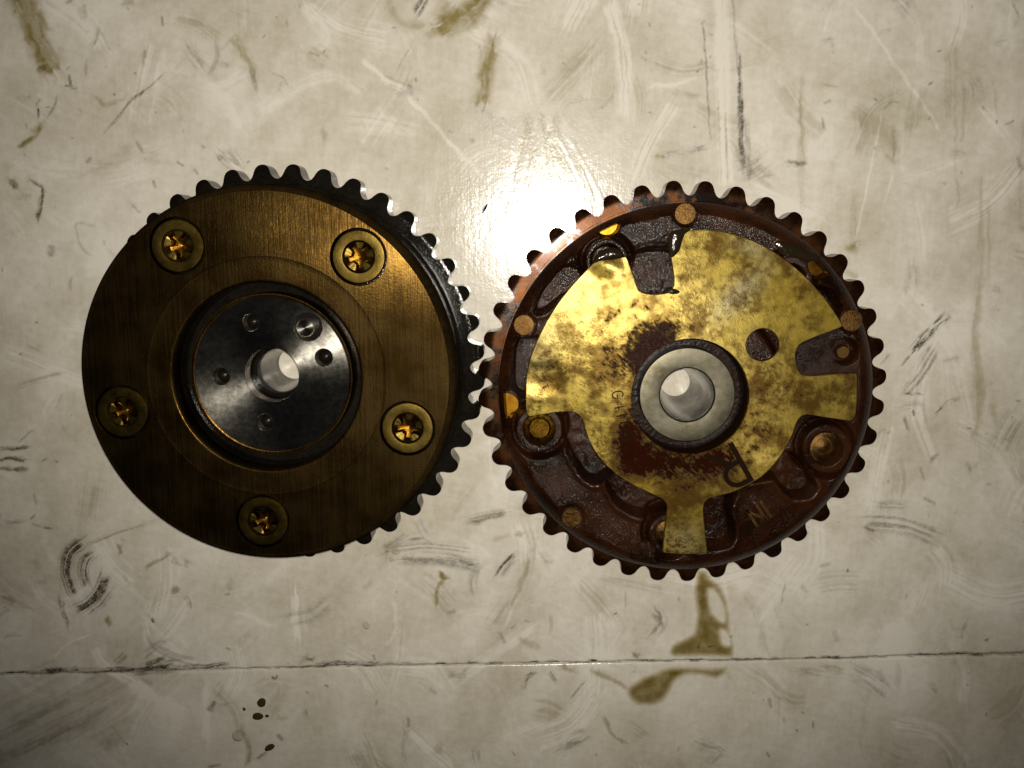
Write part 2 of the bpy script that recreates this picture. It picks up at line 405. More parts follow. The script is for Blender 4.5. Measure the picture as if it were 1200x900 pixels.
random.seed(11)
def strokes():
    S = []
    def s(ch, pts, w, a, st=0.0, fv=0.5, fu=0.03, soft=1.0, sp=0.0):
        if ch == 'film' and a < 0: a *= .5 if w < 9 else .75
        S.append((ch, pts, w, a, st, fv, fu, soft, sp))
    D, O, Fm = 'dirt', 'oil', 'film'
    # swirl lower left
    s(D, [(99, 637), (84, 650), (80, 668), (84, 686), (90, 698)], 17, 1.0, .92, .52, .012)
    s(D, [(112, 646), (101, 656), (98, 672), (102, 690)], 9, .75, .92, .6, .02)
    s(D, [(124, 670), (118, 690), (103, 706), (84, 716)], 11, .95, .9, .5, .02)
    s(D, [(130, 688), (118, 706), (100, 720)], 9, .5, .92, .5, .02)
    s(D, [(70, 700), (75, 720), (80, 738)], 6, .7, .7, .6, .05)
    s(Fm, [(104, 686), (90, 697), (70, 703)], 7, -.9, .3, .5, .02)
    s(Fm, [(98, 640), (140, 622), (190, 608)], 6, .35, .7, .7, .02)
    s(D, [(105, 638), (135, 626), (170, 614)], 1.6, .4, .3)
    # upper left
    s(D, [(119, 158), (136, 140), (152, 120), (172, 104)], 3.2, .55, .6, .8, .08)
    s(D, [(150, 118), (176, 101), (193, 84)], 2.6, .45, .6, .8, .08)
    s(O, [(108, 112), (124, 122), (146, 116)], 7, .45, .4, .4, .06)
    s(O, [(14, -20), (34, 16), (44, 48), (64, 86)], 36, .95, .3, .15, .03)
    s(O, [(40, 10), (60, 40)], 12, .5, .3, .2, .03)
    s(O, [(19, 174), (36, 162), (50, 146)], 7, .75, .3, .3, .05); s(D, [(18, 174), (40, 160)], 4, .3, .4, .3, .06)
    s(D, [(48, 148), (62, 128), (70, 108)], 3.5, .4, .6, .4, .06)
    s(O, [(38, 152), (48, 148)], 7, .5); s(D, [(45, 82), (52, 78)], 5, .6)
    s(D, [(81, 90), (82, 98)], 3.5, .95); s(D, [(76, 101), (84, 101)], 2, .7)
    s(D, [(45, 126), (45, 138)], 2.6, .95, .3, .6, .3); s(D, [(133, 110), (134, 111)], 1.6, 1)
    s(D, [(118, 26), (106, 58)], 6, .42, .5, .4, .03); s(D, [(101, 68), (100, 90)], 3, .35)
    s(D, [(171, 54), (168, 80)], 4.5, .4, .4, .5, .05); s(D, [(190, 20), (191, 30)], 2, .6)
    s(D, [(80, 105), (92, 103)], 2, .5)
    s(O, [(75, 6), (88, -6)], 5, .6); s(O, [(140, 2), (160, 2)], 9, .45)
    s(O, [(94, 6), (100, 22)], 9, .4, .4, .3, .03)
    s(D, [(10, 212), (20, 222)], 7, .75, .5, .3, .1); s(O, [(8, 210), (22, 224)], 9, .7)
    s(D, [(34, 208), (50, 226), (45, 250), (42, 264)], 5, .75, .7, .4, .07); s(O, [(46, 228), (44, 262)], 7, .45)
    s(D, [(160, 164), (167, 178)], 4, .4); s(D, [(105, 186), (102, 190)], 4, .45)
    s(D, [(208, 190), (214, 194)], 2.5, .6); s(D, [(180, 212), (182, 219)], 3, .6); s(D, [(228, 199), (232, 204)], 2, .5)
    s(D, [(118, 268), (90, 262), (96, 290), (112, 304)], 3, .22, .6, .5, .05)
    s(D, [(152, 236), (166, 250)], 5, .35, .7, .5, .05)
    s(Fm, [(100, 200), (150, 180), (190, 186)], 24, .35, .4, .2, .02)
    s(D, [(252, 178), (268, 192), (280, 200)], 11, .5, .95, .45, .02); s(D, [(268, 172), (284, 196)], 9, .35, .95, .5, .02)
    s(Fm, [(262, 180), (282, 202)], 12, -.6, .95, .45, .02)
    s(O, [(270, 40), (290, 70), (300, 100)], 14, .42, .7, .3, .05); s(D, [(296, 80), (300, 106)], 5, .4, .6, .4, .05)
    s(D, [(310, 80), (332, 92), (345, 106)], 3, .4, .8, .5, .1); s(O, [(363, 62), (373, 65)], 4, .5)
    s(D, [(335, 20), (338, 34)], 2, .4); s(O, [(380, 150), (382, 168)], 7, .35)
    s(D, [(258, 60), (276, 40)], 3, .3, .5)
    s(Fm, [(350, 0), (380, 40), (372, 60)], 16, -.5, .5, .3, .02); s(Fm, [(300, 130), (380, 90), (430, 110)], 22, -.4, .5, .3, .02)
    # top centre
    s(O, [(572, -20), (556, 8), (534, 26), (512, 36)], 34, .95, .3, .15, .03); s(O, [(530, 0), (520, 30)], 40, .6, .3, .15, .03); s(O, [(548, 8), (566, 30)], 22, .5, .3, .2, .03)
    s(O, [(500, 30), (470, 28), (450, -5)], 16, .4, .4, .25, .03)
    s(O, [(578, 36), (572, 76), (564, 126)], 24, .85, .3, .2, .03)
    s(D, [(562, 52), (562, 70)], 4, .35, .5, .6, .1)
    s(D, [(486, 18), (500, -4)], 9, .75, .98, .8, .02)
    s(D, [(462, 90), (486, 44)], 2, .4, .8, .5, .1)
    s(D, [(455, 98), (480, 110), (478, 92)], 5, .3, .9, .5, .12)
    s(O, [(552, 162), (554, 164)], 6, .6); s(O, [(610, 167), (612, 168)], 4, .6)
    s(D, [(574, 130), (582, 168)], 4, .5, .8, .5, .1); s(D, [(590, 140), (594, 146)], 4, .6, .5, .4, .2)
    s(D, [(527, 154), (531, 156)], 2, .8)
    s(D, [(564, 250), (572, 239)], 2.2, .9)
    s(Fm, [(424, 68), (450, 92), (480, 114), (540, 182), (586, 228)], 6, -1.2, .2, .5, .02)
    s(D, [(450, 88), (478, 101)], 1.6, .35)
    # wipes beside the hot spot
    for i in range(16):
        x0 = 628 + random.uniform(-14, 34); y0 = 140 + random.uniform(-12, 14); dx = random.uniform(-30, 62)
        s(Fm, [(x0, y0), (x0 + dx * .5, y0 + 48), (x0 + dx, y0 + 106)], random.uniform(6, 12), random.choice([-.7, .5, .4]), .9, .5, .015)
    s(D, [(627, 128), (652, 156), (680, 212)], 3.4, .5, .7, .6, .05); s(D, [(660, 150), (674, 178)], 5, .35, .8, .6, .05)
    s(D, [(620, 250), (636, 196), (648, 150)], 16, .26, .95, .5, .02)
    s(Fm, [(640, 120), (668, 90), (700, 50)], 22, .35, .9, .4, .015); s(D, [(632, 118), (660, 88), (690, 60)], 10, .22, .9, .5, .03)
    s(D, [(660, 125), (684, 114)], 7, .4, .9, .5, .15); s(D, [(700, 132), (716, 116), (722, 96)], 4, .4, .8, .5, .1)
    s(Fm, [(715, 0), (730, 60), (735, 140)], 26, -.8, .8, .3, .01); s(D, [(752, 67), (756, 70)], 4, .4)
    s(Fm, [(745, 210), (760, 170), (790, 120)], 18, -.6, .85, .4, .015)
    s(Fm, [(760, 102), (800, 96), (820, 90)], 5, -.9, .3)
    s(D, [(788, 104), (794, 118)], 10, .3, .8, .4, .1); s(O, [(800, 110), (822, 112)], 10, .3, .6, .3, .05)
    s(D, [(768, 182), (800, 178), (832, 172)], 8, .62, .75, .45, .1); s(O, [(770, 183), (776, 183)], 6, .6)
    s(D, [(780, 198), (830, 206)], 10, .26, .95, .6, .02)
    # vertical wiped band
    s(Fm, [(844, -20), (847, 100), (852, 220)], 14, -.7, .85, .6, .004)
    s(D, [(824, 24), (828, 90), (833, 168)], 1.6, .75, .5, .5, .08)
    s(D, [(859, -10), (863, 60), (867, 96)], 2.2, .65, .6, .6, .05); s(D, [(867, 96), (869, 130), (868, 160), (870, 196)], 6, 1.1, .5, .5, .05); s(D, [(866, 60), (869, 120), (870, 210)], 3, .8, .4, .5, .05)
    s(D, [(874, 140), (878, 210)], 5, .4, .8, .6, .03); s(D, [(850, 140), (853, 214)], 1.6, .55, .5)
    s(D, [(864, 170), (880, 214)], 12, .3, .9, .6, .03)
    # right top
    s(D, [(921, 191), (944, 192)], 5.5, .65, .6, .4, .1); s(D, [(892, 208), (908, 204)], 4, .3, .6)
    s(O, [(966, 100), (980, 101)], 4, .4); s(D, [(964, 138), (966, 150)], 3, .6); s(D, [(966, 120), (972, 118)], 3, .4)
    s(O, [(1044, 142), (1046, 170), (1040, 192)], 11, .35, .6, .3, .03); s(D, [(1046, 150), (1047, 186)], 3, .25)
    s(D, [(1036, 128), (1044, 119), (1054, 120)], 1.2, .5); s(Fm, [(1002, 282), (1018, 210), (1034, 132)], 2, -.9)
    s(Fm, [(1036, 240), (1048, 200)], 2, -.7)
    s(O, [(992, 294), (1006, 286)], 11, .8, .3, .2, .03); s(O, [(994, 318), (1002, 324)], 8, .4)
    s(Fm, [(1000, 6), (1060, 90), (1104, 156)], 5, -.7, .3, .5, .01)
    for i in range(26):
        x0 = random.uniform(900, 1200); y0 = random.uniform(-10, 240)
        s(random.choice([O, Fm, Fm]), [(x0, y0), (x0 + random.uniform(-4, 6), y0 + random.uniform(40, 130))], random.uniform(3, 9), random.choice([.3, .22, -.35]), .7, .5, .01)
    s(D, [(1186, 2), (1194, 18)], 4, .45, .8, .5, .1); s(D, [(1180, 146), (1188, 142)], 3, .5)
    # right of the brown gear
    s(D, [(1114, 366), (1088, 390), (1066, 416)], 8, .85, .9, .5, .1); s(D, [(1066, 416), (1056, 430)], 3, .75)
    s(D, [(1096, 408), (1076, 440), (1058, 460)], 16, .45, .96, .6, .012); s(D, [(1058, 460), (1082, 462)], 3, .6, .8, .5, .1)
    s(D, [(1126, 462), (1108, 474), (1094, 488)], 6, .6, .8, .5, .06); s(D, [(1030, 430), (1044, 412)], 3, .4, .6)
    s(D, [(1060, 488), (1066, 506)], 5, .5, .7, .5, .1); s(D, [(1054, 480), (1078, 478), (1080, 500)], 12, .2, .9, .5, .05)
    s(O, [(1148, 320), (1142, 400), (1148, 470), (1140, 520)], 15, .38, .5, .25, .02); s(O, [(1160, 470), (1170, 500)], 8, .3)
    s(D, [(1098, 532), (1090, 542)], 4, .5); s(D, [(1078, 545), (1084, 566)], 3, .35); s(O, [(1134, 545), (1136, 552)], 6, .35)
    s(D, [(1022, 592), (1066, 592)], 8, .35, .95, .7, .02); s(D, [(1084, 584), (1094, 590)], 4, .4)
    s(D, [(1012, 612), (1060, 616), (1098, 630)], 18, .42, .97, .6, .012); s(D, [(1014, 618), (1024, 622)], 3, .6)
    s(D, [(1190, 540), (1200, 570)], 14, .25, .95, .5, .03)
    s(Fm, [(1060, 340), (1120, 420), (1150, 560)], 40, -.35, .8, .3, .01)
    # below and between the gears
    s(D, [(540, 612), (566, 606), (596, 600)], 8, .45, .85, .5, .02); s(O, [(552, 612), (596, 602)], 9, .5, .5, .4, .03)
    s(O, [(604, 622), (616, 628)], 7, .5); s(O, [(576, 634), (600, 626)], 6, .3)
    s(Fm, [(626, 612), (618, 660), (600, 712)], 14, .45, .7, .4, .02); s(D, [(620, 656), (616, 676)], 4, .35, .6)
    s(D, [(582, 678), (592, 662), (606, 650)], 11, .8, .97, .7, .015)
    s(D, [(450, 646), (500, 640), (552, 646)], 11, .35, .97, .55, .01); s(D, [(470, 654), (520, 656), (560, 664)], 12, .5, .97, .55, .01)
    s(D, [(545, 664), (563, 661)], 4, .5, .7); s(D, [(476, 632), (498, 631)], 2.6, .7); s(D, [(444, 650), (480, 624)], 8, .35, .95, .6, .015)
    s(O, [(512, 671), (520, 680), (512, 690), (508, 712)], 6.5, .75, .3); s(O, [(514, 672), (526, 680)], 7, .7); s(O, [(522, 718), (534, 716)], 6, .5)
    s(O, [(425, 690), (438, 678)], 8, .25); s(Fm, [(462, 700), (463, 735), (448, 762)], 5, -.8, .3)
    s(D, [(570, 735), (596, 700)], 9, .25, .95, .5, .02); s(D, [(586, 742), (592, 752)], 4, .4)
    s(O, [(604, 744), (636, 764)], 8, .35, .4); s(D, [(615, 727), (618, 728)], 2.5, .5)
    s(Fm, [(590, 740), (602, 710), (610, 690)], 4, -.8)
    s(D, [(700, 676), (740, 684), (780, 694)], 12, .18, .97, .5, .012); s(D, [(732, 690), (733, 716)], 2, .35)
    s(D, [(770, 710), (776, 728), (762, 748)], 9, .5, .95, .5, .06); s(D, [(764, 718), (778, 736)], 5, .45, .9, .6, .1)
    s(O, [(740, 768), (752, 770)], 6, .8); s(O, [(652, 784), (678, 785)], 6, .55); s(O, [(693, 787), (716, 797), (736, 806)], 7, .6)
    s(D, [(922, 676), (918, 696), (914, 716)], 1.8, .55, .5); s(D, [(962, 664), (972, 660)], 5, .3, .6); s(O, [(940, 686), (946, 692)], 5, .3)
    s(Fm, [(870, 690), (890, 730), (900, 770)], 14, .25, .8, .4, .02); s(D, [(908, 700), (916, 740)], 6, .15, .8)
    s(D, [(978, 740), (982, 750)], 5, .25); s(D, [(1127, 738), (1128, 752)], 3, .3)
    s(Fm, [(842, 660), (852, 700)], 5, -.5)
    s(D, [(796, 470), (806, 464)], 2.2, 1.0)
    # around the seam
    s(D, [(x_, float(seam_px(np.array(float(x_)))) - .5) for x_ in range(-10, 1211, 60)], 2.2, .62, .75, .4, .035); s(D, [(0, 789), (60, 786)], 3.4, .8, .8, .7, .08); s(D, [(52, 786), (120, 785), (200, 782), (270, 780)], 5, .95, .75, .5, .06)
    s(D, [(160, 783), (215, 776)], 9, .6, .9, .5, .06); s(D, [(150, 790), (210, 787)], 3, .6)
    s(D, [(370, 779), (400, 778), (446, 778)], 6, .8, .75, .6, .06); s(D, [(446, 777), (490, 777)], 3, .5, .7, .7, .1)
    for a, b, w, q in ((508, 526, 3, .7), (545, 562, 4, .95), (570, 590, 3, .6), (618, 634, 3.4, .8), (640, 655, 3.4, .9), (690, 698, 4, .9), (724, 770, 2.4, .6), (800, 826, 2.4, .8), (852, 900, 1.6, .6), (904, 910, 4, .5), (945, 954, 3, .8), (960, 984, 4, .9), (1058, 1100, 4, .75), (1095, 1160, 4.5, .85), (1150, 1206, 4, .8)):
        yy = float(seam_px(np.array((a + b) / 2.)))
        s(D, [(a, yy - 1.5), (b, yy - 2)], w, q, .6, .6, .15)
    s(D, [(356, 772), (370, 770)], 8, .5, .8, .4, .1); s(O, [(350, 774), (366, 770)], 10, .4)
    s(D, [(316, 790), (322, 795), (326, 788)], 2.6, .9); s(D, [(168, 796), (176, 800)], 6, .35)
    s(D, [(132, 780), (150, 764)], 9, .35, .9, .5, .03); s(D, [(165, 770), (200, 745)], 8, .3, .95, .5, .03); s(D, [(165, 782), (200, 770)], 6, .7, .85, .5, .04)
    # white wipe strokes near the seam
    s(Fm, [(112, 756), (120, 775), (150, 795), (175, 815), (215, 840)], 17, -.95, .5, .3, .01)
    s(Fm, [(172, 735), (182, 758), (214, 772), (240, 778)], 12, -.9, .9, .45, .01); s(D, [(170, 740), (180, 758), (206, 770), (232, 776)], 11, .3, .97, .55, .012)
    s(Fm, [(222, 700), (200, 735), (186, 750)], 12, -.5, .9, .45, .012); s(D, [(218, 702), (222, 712)], 5, .5, .8)
    s(Fm, [(346, 690), (348, 720), (352, 752)], 22, -.9, .8, .35, .012); s(Fm, [(266, 716), (290, 722), (320, 735)], 7, -.7, .4); s(D, [(262, 712), (292, 726)], 3, .35, .7)
    s(Fm, [(62, 772), (80, 754), (112, 742)], 3, -.7); s(Fm, [(240, 800), (242, 870)], 14, -.4, .8, .4, .01)
    s(D, [(276, 760), (300, 740)], 14, .15, .95, .5, .02); s(D, [(265, 690), (275, 680)], 12, .25)
    # bottom left film, blots
    for i in range(11):
        y0 = random.uniform(810, 900); x0 = random.uniform(-40, 60)
        s(random.choice([D, Fm]), [(x0, y0 + 20), (x0 + 60, y0 - 8), (x0 + 120, y0 - 42)], random.uniform(8, 20), random.uniform(.12, .28), .9, .3, .012)
    s(D, [(240, 834), (250, 828), (256, 820)], 9, .75, .6, .4, .05); s(D, [(256, 828), (272, 824)], 4, .4, .8); s(D, [(250, 818), (262, 800)], 8, .25, .8, .4, .03)
    s(O, [(296, 810), (330, 800), (318, 840)], 26, .22, .6, .2, .02); s(O, [(284, 845), (292, 880), (290, 898)], 9, .55, .6); s(D, [(300, 890), (315, 880)], 4, .5, .8)
    s(D, [(262, 896), (240, 900)], 3, .6); s(D, [(326, 862), (330, 866)], 4, .6); s(O, [(324, 840), (336, 845)], 8, .35)
    s(D, [(476, 840), (475, 870), (472, 900)], 5, .3, .5); s(D, [(478, 842), (479, 850)], 3, .5)
    s(D, [(613, 806), (616, 796), (628, 787)], 5, .8, .8, .5, .1); s(D, [(645, 790), (650, 796)], 4, .7, .8); s(D, [(668, 818), (686, 798)], 1.4, .6)
    s(D, [(525, 795), (550, 788)], 10, .3, .9, .4, .1); s(D, [(505, 808), (511, 812)], 4, .35)
    s(O, [(706, 834), (716, 858), (738, 876)], 5, .6); s(D, [(650, 880), (676, 866), (690, 858)], 16, .45, .85, .4, .06)
    s(D, [(556, 874), (562, 894)], 12, .35, .95, .5, .08); s(O, [(508, 874), (520, 880)], 14, .35); s(Fm, [(518, 880), (530, 898)], 4, -.8)
    s(D, [(740, 850), (760, 864)], 10, .22, .95, .5, .04); s(D, [(816, 870), (846, 880), (830, 900)], 14, .28, .96, .4, .05)
    s(D, [(902, 820), (904, 828)], 4, .55); s(D, [(918, 842), (919, 846)], 3, .3); s(D, [(953, 846), (953, 852)], 3.4, .5)
    s(D, [(930, 786), (992, 790)], 9, .25, .9, .4, .06); s(O, [(956, 780), (990, 788)], 10, .35, .8)
    s(D, [(1030, 784), (1036, 800)], 8, .2, .9)
    # left edge and under the left gear
    for y0 in (526, 538, 549):
        s(D, [(-6, y0), (14, y0), (38, y0 - 2)], 4.2, .75, .75, .4, .05); s(O, [(-6, y0 + 1), (36, y0)], 5, .5)
    s(D, [(20, 520), (40, 503)], 2.4, .35, .7); s(D, [(0, 458), (76, 436)], 5, .3, .9, .5, .02)
    s(D, [(64, 480), (74, 460)], 3, .2); s(D, [(32, 405), (46, 412)], 3, .25); s(D, [(48, 362), (70, 342)], 3, .25, .8)
    s(D, [(2, 610), (30, 612)], 4, .5, .6); s(D, [(32, 610), (44, 616), (66, 620)], 2.4, .7, .7, .5, .1); s(D, [(36, 608), (40, 604)], 2.4, .6)
    s(D, [(0, 700), (18, 706)], 12, .4, .7, .3, .05); s(D, [(0, 720), (8, 716)], 5, .3); s(O, [(40, 660), (48, 666)], 8, .3); s(D, [(42, 682), (52, 684)], 5, .25)
    s(O, [(139, 636), (142, 652)], 5, .7); s(O, [(168, 672), (176, 662), (204, 648)], 5.5, .65, .4); s(O, [(202, 694), (206, 690)], 7, .7)
    s(D, [(200, 656), (208, 662)], 8, .3, .95, .6, .2); s(O, [(126, 726), (128, 729)], 9, .85); s(D, [(179, 726), (179.5, 728)], 3.4, 1)
    s(O, [(216, 656), (218, 668)], 5, .4); s(D, [(40, 580), (42, 590)], 3, .35); s(D, [(50, 540), (54, 538)], 2.5, .5); s(D, [(65, 540), (67, 541)], 1.6, .6)
    for i in range(70):
        x0 = random.uniform(-30, 1230); y0 = random.uniform(-30, 930); a = random.uniform(0, 3.14); l = random.uniform(6, 22)
        s(random.choice([O, D]), [(x0, y0), (x0 + l * math.cos(a), y0 - l * math.sin(a))], random.uniform(4, 9), random.uniform(.15, .4), .6, .4, .1)
    for i in range(75):
        x0 = random.uniform(-40, 1240); y0 = random.uniform(-40, 940); a = random.choice([1.2, 1.57, -.8, .7, -.3]) + random.uniform(-.3, .3); l = random.uniform(50, 130); b = random.uniform(-.7, .7)
        s(Fm, [(x0, y0), (x0 + l * .5 * math.cos(a), y0 - l * .5 * math.sin(a)), (x0 + l * .5 * (math.cos(a) + math.cos(a + b)), y0 - l * .5 * (math.sin(a) + math.sin(a + b)))], random.uniform(16, 34), random.uniform(-.5, -.22), .98, random.uniform(.3, .6), .012)
    # loose random marks
    for i in range(230):
        x0 = random.uniform(-60, 1260); y0 = random.uniform(-60, 960); a = random.uniform(0, 6.28); l = random.uniform(.5, 5)
        s(D, [(x0, y0), (x0 + l * math.cos(a), y0 + l * math.sin(a))], random.uniform(.9, 2.2), random.uniform(.25, .8))
    for i in range(260):
        x0 = random.uniform(-60, 1260); y0 = random.uniform(-60, 960)
        a = random.choice([-.9, -.6, 1.3, .2]) + random.uniform(-.35, .35); l = random.uniform(25, 90); b = random.uniform(-.5, .5)
        p = [(x0, y0), (x0 + l * .5 * math.cos(a), y0 - l * .5 * math.sin(a)), (x0 + l * .5 * (math.cos(a) + math.cos(a + b)), y0 - l * .5 * (math.sin(a) + math.sin(a + b)))]
        s(random.choice([D, Fm, Fm, Fm]), p, random.uniform(7, 30), random.choice([.16, .25, .3, -.26, -.2]) if i % 3 else -.18, .92, random.uniform(.25, .6), random.uniform(.008, .03))
    return S
STROKES = strokes()

def paint(PX, PY):
    ch = {c: np.zeros(PX.shape) for c in ('film', 'dirt', 'oil')}
    ch['film'] += 0.42 + .85 * (fbm(PX / 130, PY / 130, 3) - .5) + 0.65 * (fbm(PX / 34 + .4 * PY / 34, PY / 50, 9) - .5)
    bx0, by0 = PX.min(0), PY.min(1)
    wx = PX + 4 * (vnoise(PX / 11, PY / 11, 40) - .5) + 1.6 * (vnoise(PX / 3, PY / 3, 41) - .5)
    wy = PY + 4 * (vnoise(PX / 11, PY / 11, 42) - .5) + 1.6 * (vnoise(PX / 3, PY / 3, 43) - .5)
    for si, (c, pts, w, a, st, fv, fu, soft, sp) in enumerate(STROKES):
        P = np.array(pts, float)
        if len(P) > 2:
            Q = np.r_[[2 * P[0] - P[1]], P, [2 * P[-1] - P[-2]]]; D_ = []
            for i in range(1, len(Q) - 2):
                for t in np.arange(5) / 5:
                    p0, p1, p2, p3 = Q[i - 1:i + 3]
                    D_.append(.5 * (2 * p1 + (p2 - p0) * t + (2 * p0 - 5 * p1 + 4 * p2 - p3) * t * t + (3 * p1 - p0 - 3 * p2 + p3) * t ** 3))
            P = np.array(D_ + [Q[-2]])
        streaky = st > .8
        if streaky: w = w * 1.7; fv = fv * .85
        elif w >= 4: w = w * 1.2
        m = w * 1.6 + 8
        lo = P.min(0) - m; hi = P.max(0) + m
        rows = np.where((PY.max(1) > lo[1]) & (PY.min(1) < hi[1]))[0]
        cols = np.where((PX.max(0) > lo[0]) & (PX.min(0) < hi[0]))[0]
        if len(rows) < 2 or len(cols) < 2: continue
        sl = (slice(rows[0], rows[-1] + 1), slice(cols[0], cols[-1] + 1))
        if streaky: x, y = PX[sl] * .75 + wx[sl] * .25, PY[sl] * .75 + wy[sl] * .25
        elif w < 5: x, y = PX[sl] * .6 + wx[sl] * .4, PY[sl] * .6 + wy[sl] * .4
        else: x, y = wx[sl], wy[sl]
        best = np.full(x.shape, 1e9); U = np.zeros(x.shape); Vv = np.zeros(x.shape); acc = 0.0
        for (ax, ay), (bx, by) in zip(P[:-1], P[1:]):
            ex, ey = bx - ax, by - ay; L = math.hypot(ex, ey) + 1e-9
            t = ((x - ax) * ex + (y - ay) * ey) / (L * L); tc = np.clip(t, 0, 1)
            d = np.hypot(x - ax - ex * tc, y - ay - ey * tc)
            v = ((x - ax) * ey - (y - ay) * ex) / L
            k = d < best
            best = np.where(k, d, best); U = np.where(k, acc + tc * L, U); Vv = np.where(k, v, Vv); acc += L
        lo_ = {'oil': .1, 'film': .0, 'dirt': .2}[c]
        val = 1 - smooth(lo_, 1.0, best / (w * .5 + 1.0))
        endf = 1.0
        if acc > 12:
            fl_ = min(.25 * acc, 10); jit = vnoise(Vv * .45 + 5.3 * si, Vv * 0, 79) * fl_ * .9
            endf = smooth(0, fl_, U + fl_ * .55 - jit) * smooth(0, fl_, acc - U + fl_ * .55 - jit)
        val = val * endf
        if st > 0:
            nz = vnoise(Vv * fv + 31.7 * si, U * fu + 3.1 * si, 77)
            n2 = vnoise(Vv * fv * 2.3 + 11.7 * si, U * fu * 2 + 7.1 * si, 78)
            val = val * (1 - st + st * smooth(.34, .62, .6 * nz + .4 * n2) * 1.4)
        ch[c][sl] += a * val if c == 'film' else np.maximum(0, a * val - ch[c][sl] * .35)
    ch['dirt'] = np.clip(ch['dirt'], 0, 1.1); ch['oil'] = np.clip(ch['oil'], 0, 1)
    ch['film'] = np.clip(ch['film'], -.3, 1.3)
    return ch

tabletop = empty("tabletop", (0, 0, 0)); tag(tabletop, kind="structure")
def axis_x(d):
    return np.concatenate([np.linspace(-.60, -.182, 9)[:-1], np.arange(-.182, .17, d), np.linspace(.172, .60, 9)])
def board(upper):
    d = 0.0003
    xs = axis_x(d)
    if upper: vs_ = np.concatenate([np.arange(0, .215, d), np.linspace(.22, .45, 7)])
    else: vs_ = np.concatenate([np.arange(0, .048, d), np.linspace(.052, .40, 9)])
    X, Vv = np.meshgrid(xs, vs_)
    jag = (vnoise(xs * 900, xs * 0, 5) - .5) * .00022 + (vnoise(xs * 160, xs * 0, 6) - .5) * .00022
    gap = .00030 + .00040 * (vnoise(xs * 45, xs * 0, 8) - .45)
    sgn = 1 if upper else -1
    Y = seam_y(X) + sgn * (Vv + np.maximum(gap * .5 + (jag if upper else jag * .3), .00002)[None, :])
    PX, PY = project(X, Y, 0.0)
    ch = paint(PX, PY)
    Z = (-ch['film'] * .00003 + ch['dirt'] * .00003) + .00006 * (fbm(PX / 26, PY / 26, 21) - .5)
    Z = Z - .00022 * (1 - smooth(0, .0007, Vv)) - .00005
    ny, nx = X.shape
    V = np.c_[X.ravel(), Y.ravel(), Z.ravel()]
    idx = np.arange(nx * ny).reshape(ny, nx)
    a, b, c, e = idx[:-1, :-1], idx[:-1, 1:], idx[1:, 1:], idx[1:, :-1]
    q = np.stack([a, b, c, e] if upper else [a, e, c, b], -1).reshape(-1, 4)
    # edge wall at the seam, downwards
    ew = np.c_[X[0], Y[0], np.full(nx, -.012)]
    V = np.r_[V, ew]; w0 = nx * ny
    k = np.arange(nx - 1)
    wq = np.stack([idx[0, k], w0 + k, w0 + k + 1, idx[0, k + 1]], -1)
    if not upper: wq = wq[:, ::-1]
    # underside so the board is a slab
    nV = len(V); yo = Y[-1].mean()
    V = np.r_[V, [[xs[0], yo, -.012], [xs[-1], yo, -.012]]]
    q = np.r_[q, wq]
    me = bpy.data.meshes.new("board")
    me.vertices.add(len(V)); me.vertices.foreach_set('co', V.astype(np.float32).ravel())
    me.loops.add(len(q) * 4); me.loops.foreach_set('vertex_index', q.astype(np.int32).ravel())
    me.polygons.add(len(q)); me.polygons.foreach_set('loop_start', np.arange(0, len(q) * 4, 4, dtype=np.int32))
    me.update(calc_edges=True); me.shade_smooth()
    for c_, v_ in ch.items():
        A = me.attributes.new(c_, 'FLOAT', 'POINT'); full = np.zeros(len(V), np.float32); full[:nx * ny] = v_.ravel()
        if c_ == 'dirt': full[nx * ny:] = 1
        A.data.foreach_set('value', full)
    me.materials.append(M['table'])
    o = bpy.data.objects.new("board", me); COL.objects.link(o); o.parent = tabletop
    return o
board(True); board(False)

# ------------------------------------------------------------------ sprocket teeth
def tooth_mesh(name, mat, z0, z1):
    """one tooth with half a root valley on each side; flanks slope to the tip"""
    prof = [(51.9, None), (53.25, None), (53.45, 3.5), (53.95, 2.95), (54.7, 2.5), (55.5, 2.25), (56.3, 1.95), (56.9, 1.5), (57.25, .95), (57.4, .3)]
    V, F = [], []
    m = len(prof)
    for r, hw in prof:
        h = r * math.pi / 40 if hw is None else hw
        a = h / r
        drop = max(0, r - 55.1) * .55
        for zt in (z1 - drop, z0 + drop):
            for sg in (-1, 1):
                V.append((r * MM * math.cos(sg * a), r * MM * math.sin(sg * a), zt * MM))
    for i in range(m - 1):
        b, c = i * 4, i * 4 + 4
        F += [(b, c, c + 1, b + 1), (b + 3, c + 3, c + 2, b + 2), (b + 2, c + 2, c, b), (b + 1, c + 1, c + 3, b + 3)]
    e = (m - 1) * 4
    F += [(e, e + 2, e + 3, e + 1), (0, 1, 3, 2)]
    me = bpy.data.meshes.new(name); me.from_pydata(V, [], F); me.update()
    me.shade_smooth(); me.set_sharp_from_angle(angle=math.radians(28)); me.materials.append(mat)
    return me

def sprocket(gear, mat, z0, z1, r_in, phase):
    V, F = lathe([(r_in, z1), (51.9, z1), (51.9, z0), (r_in, z0)], 120, True)
    ring = mesh_obj("sprocket", V, F, mat, gear)
    tm = tooth_mesh("tooth", mat, z0, z1)
    for k_ in range(40):
        o = bpy.data.objects.new("tooth", tm); COL.objects.link(o); o.parent = ring
        o.rotation_euler[2] = math.radians(phase + 9 * k_)
    return ring

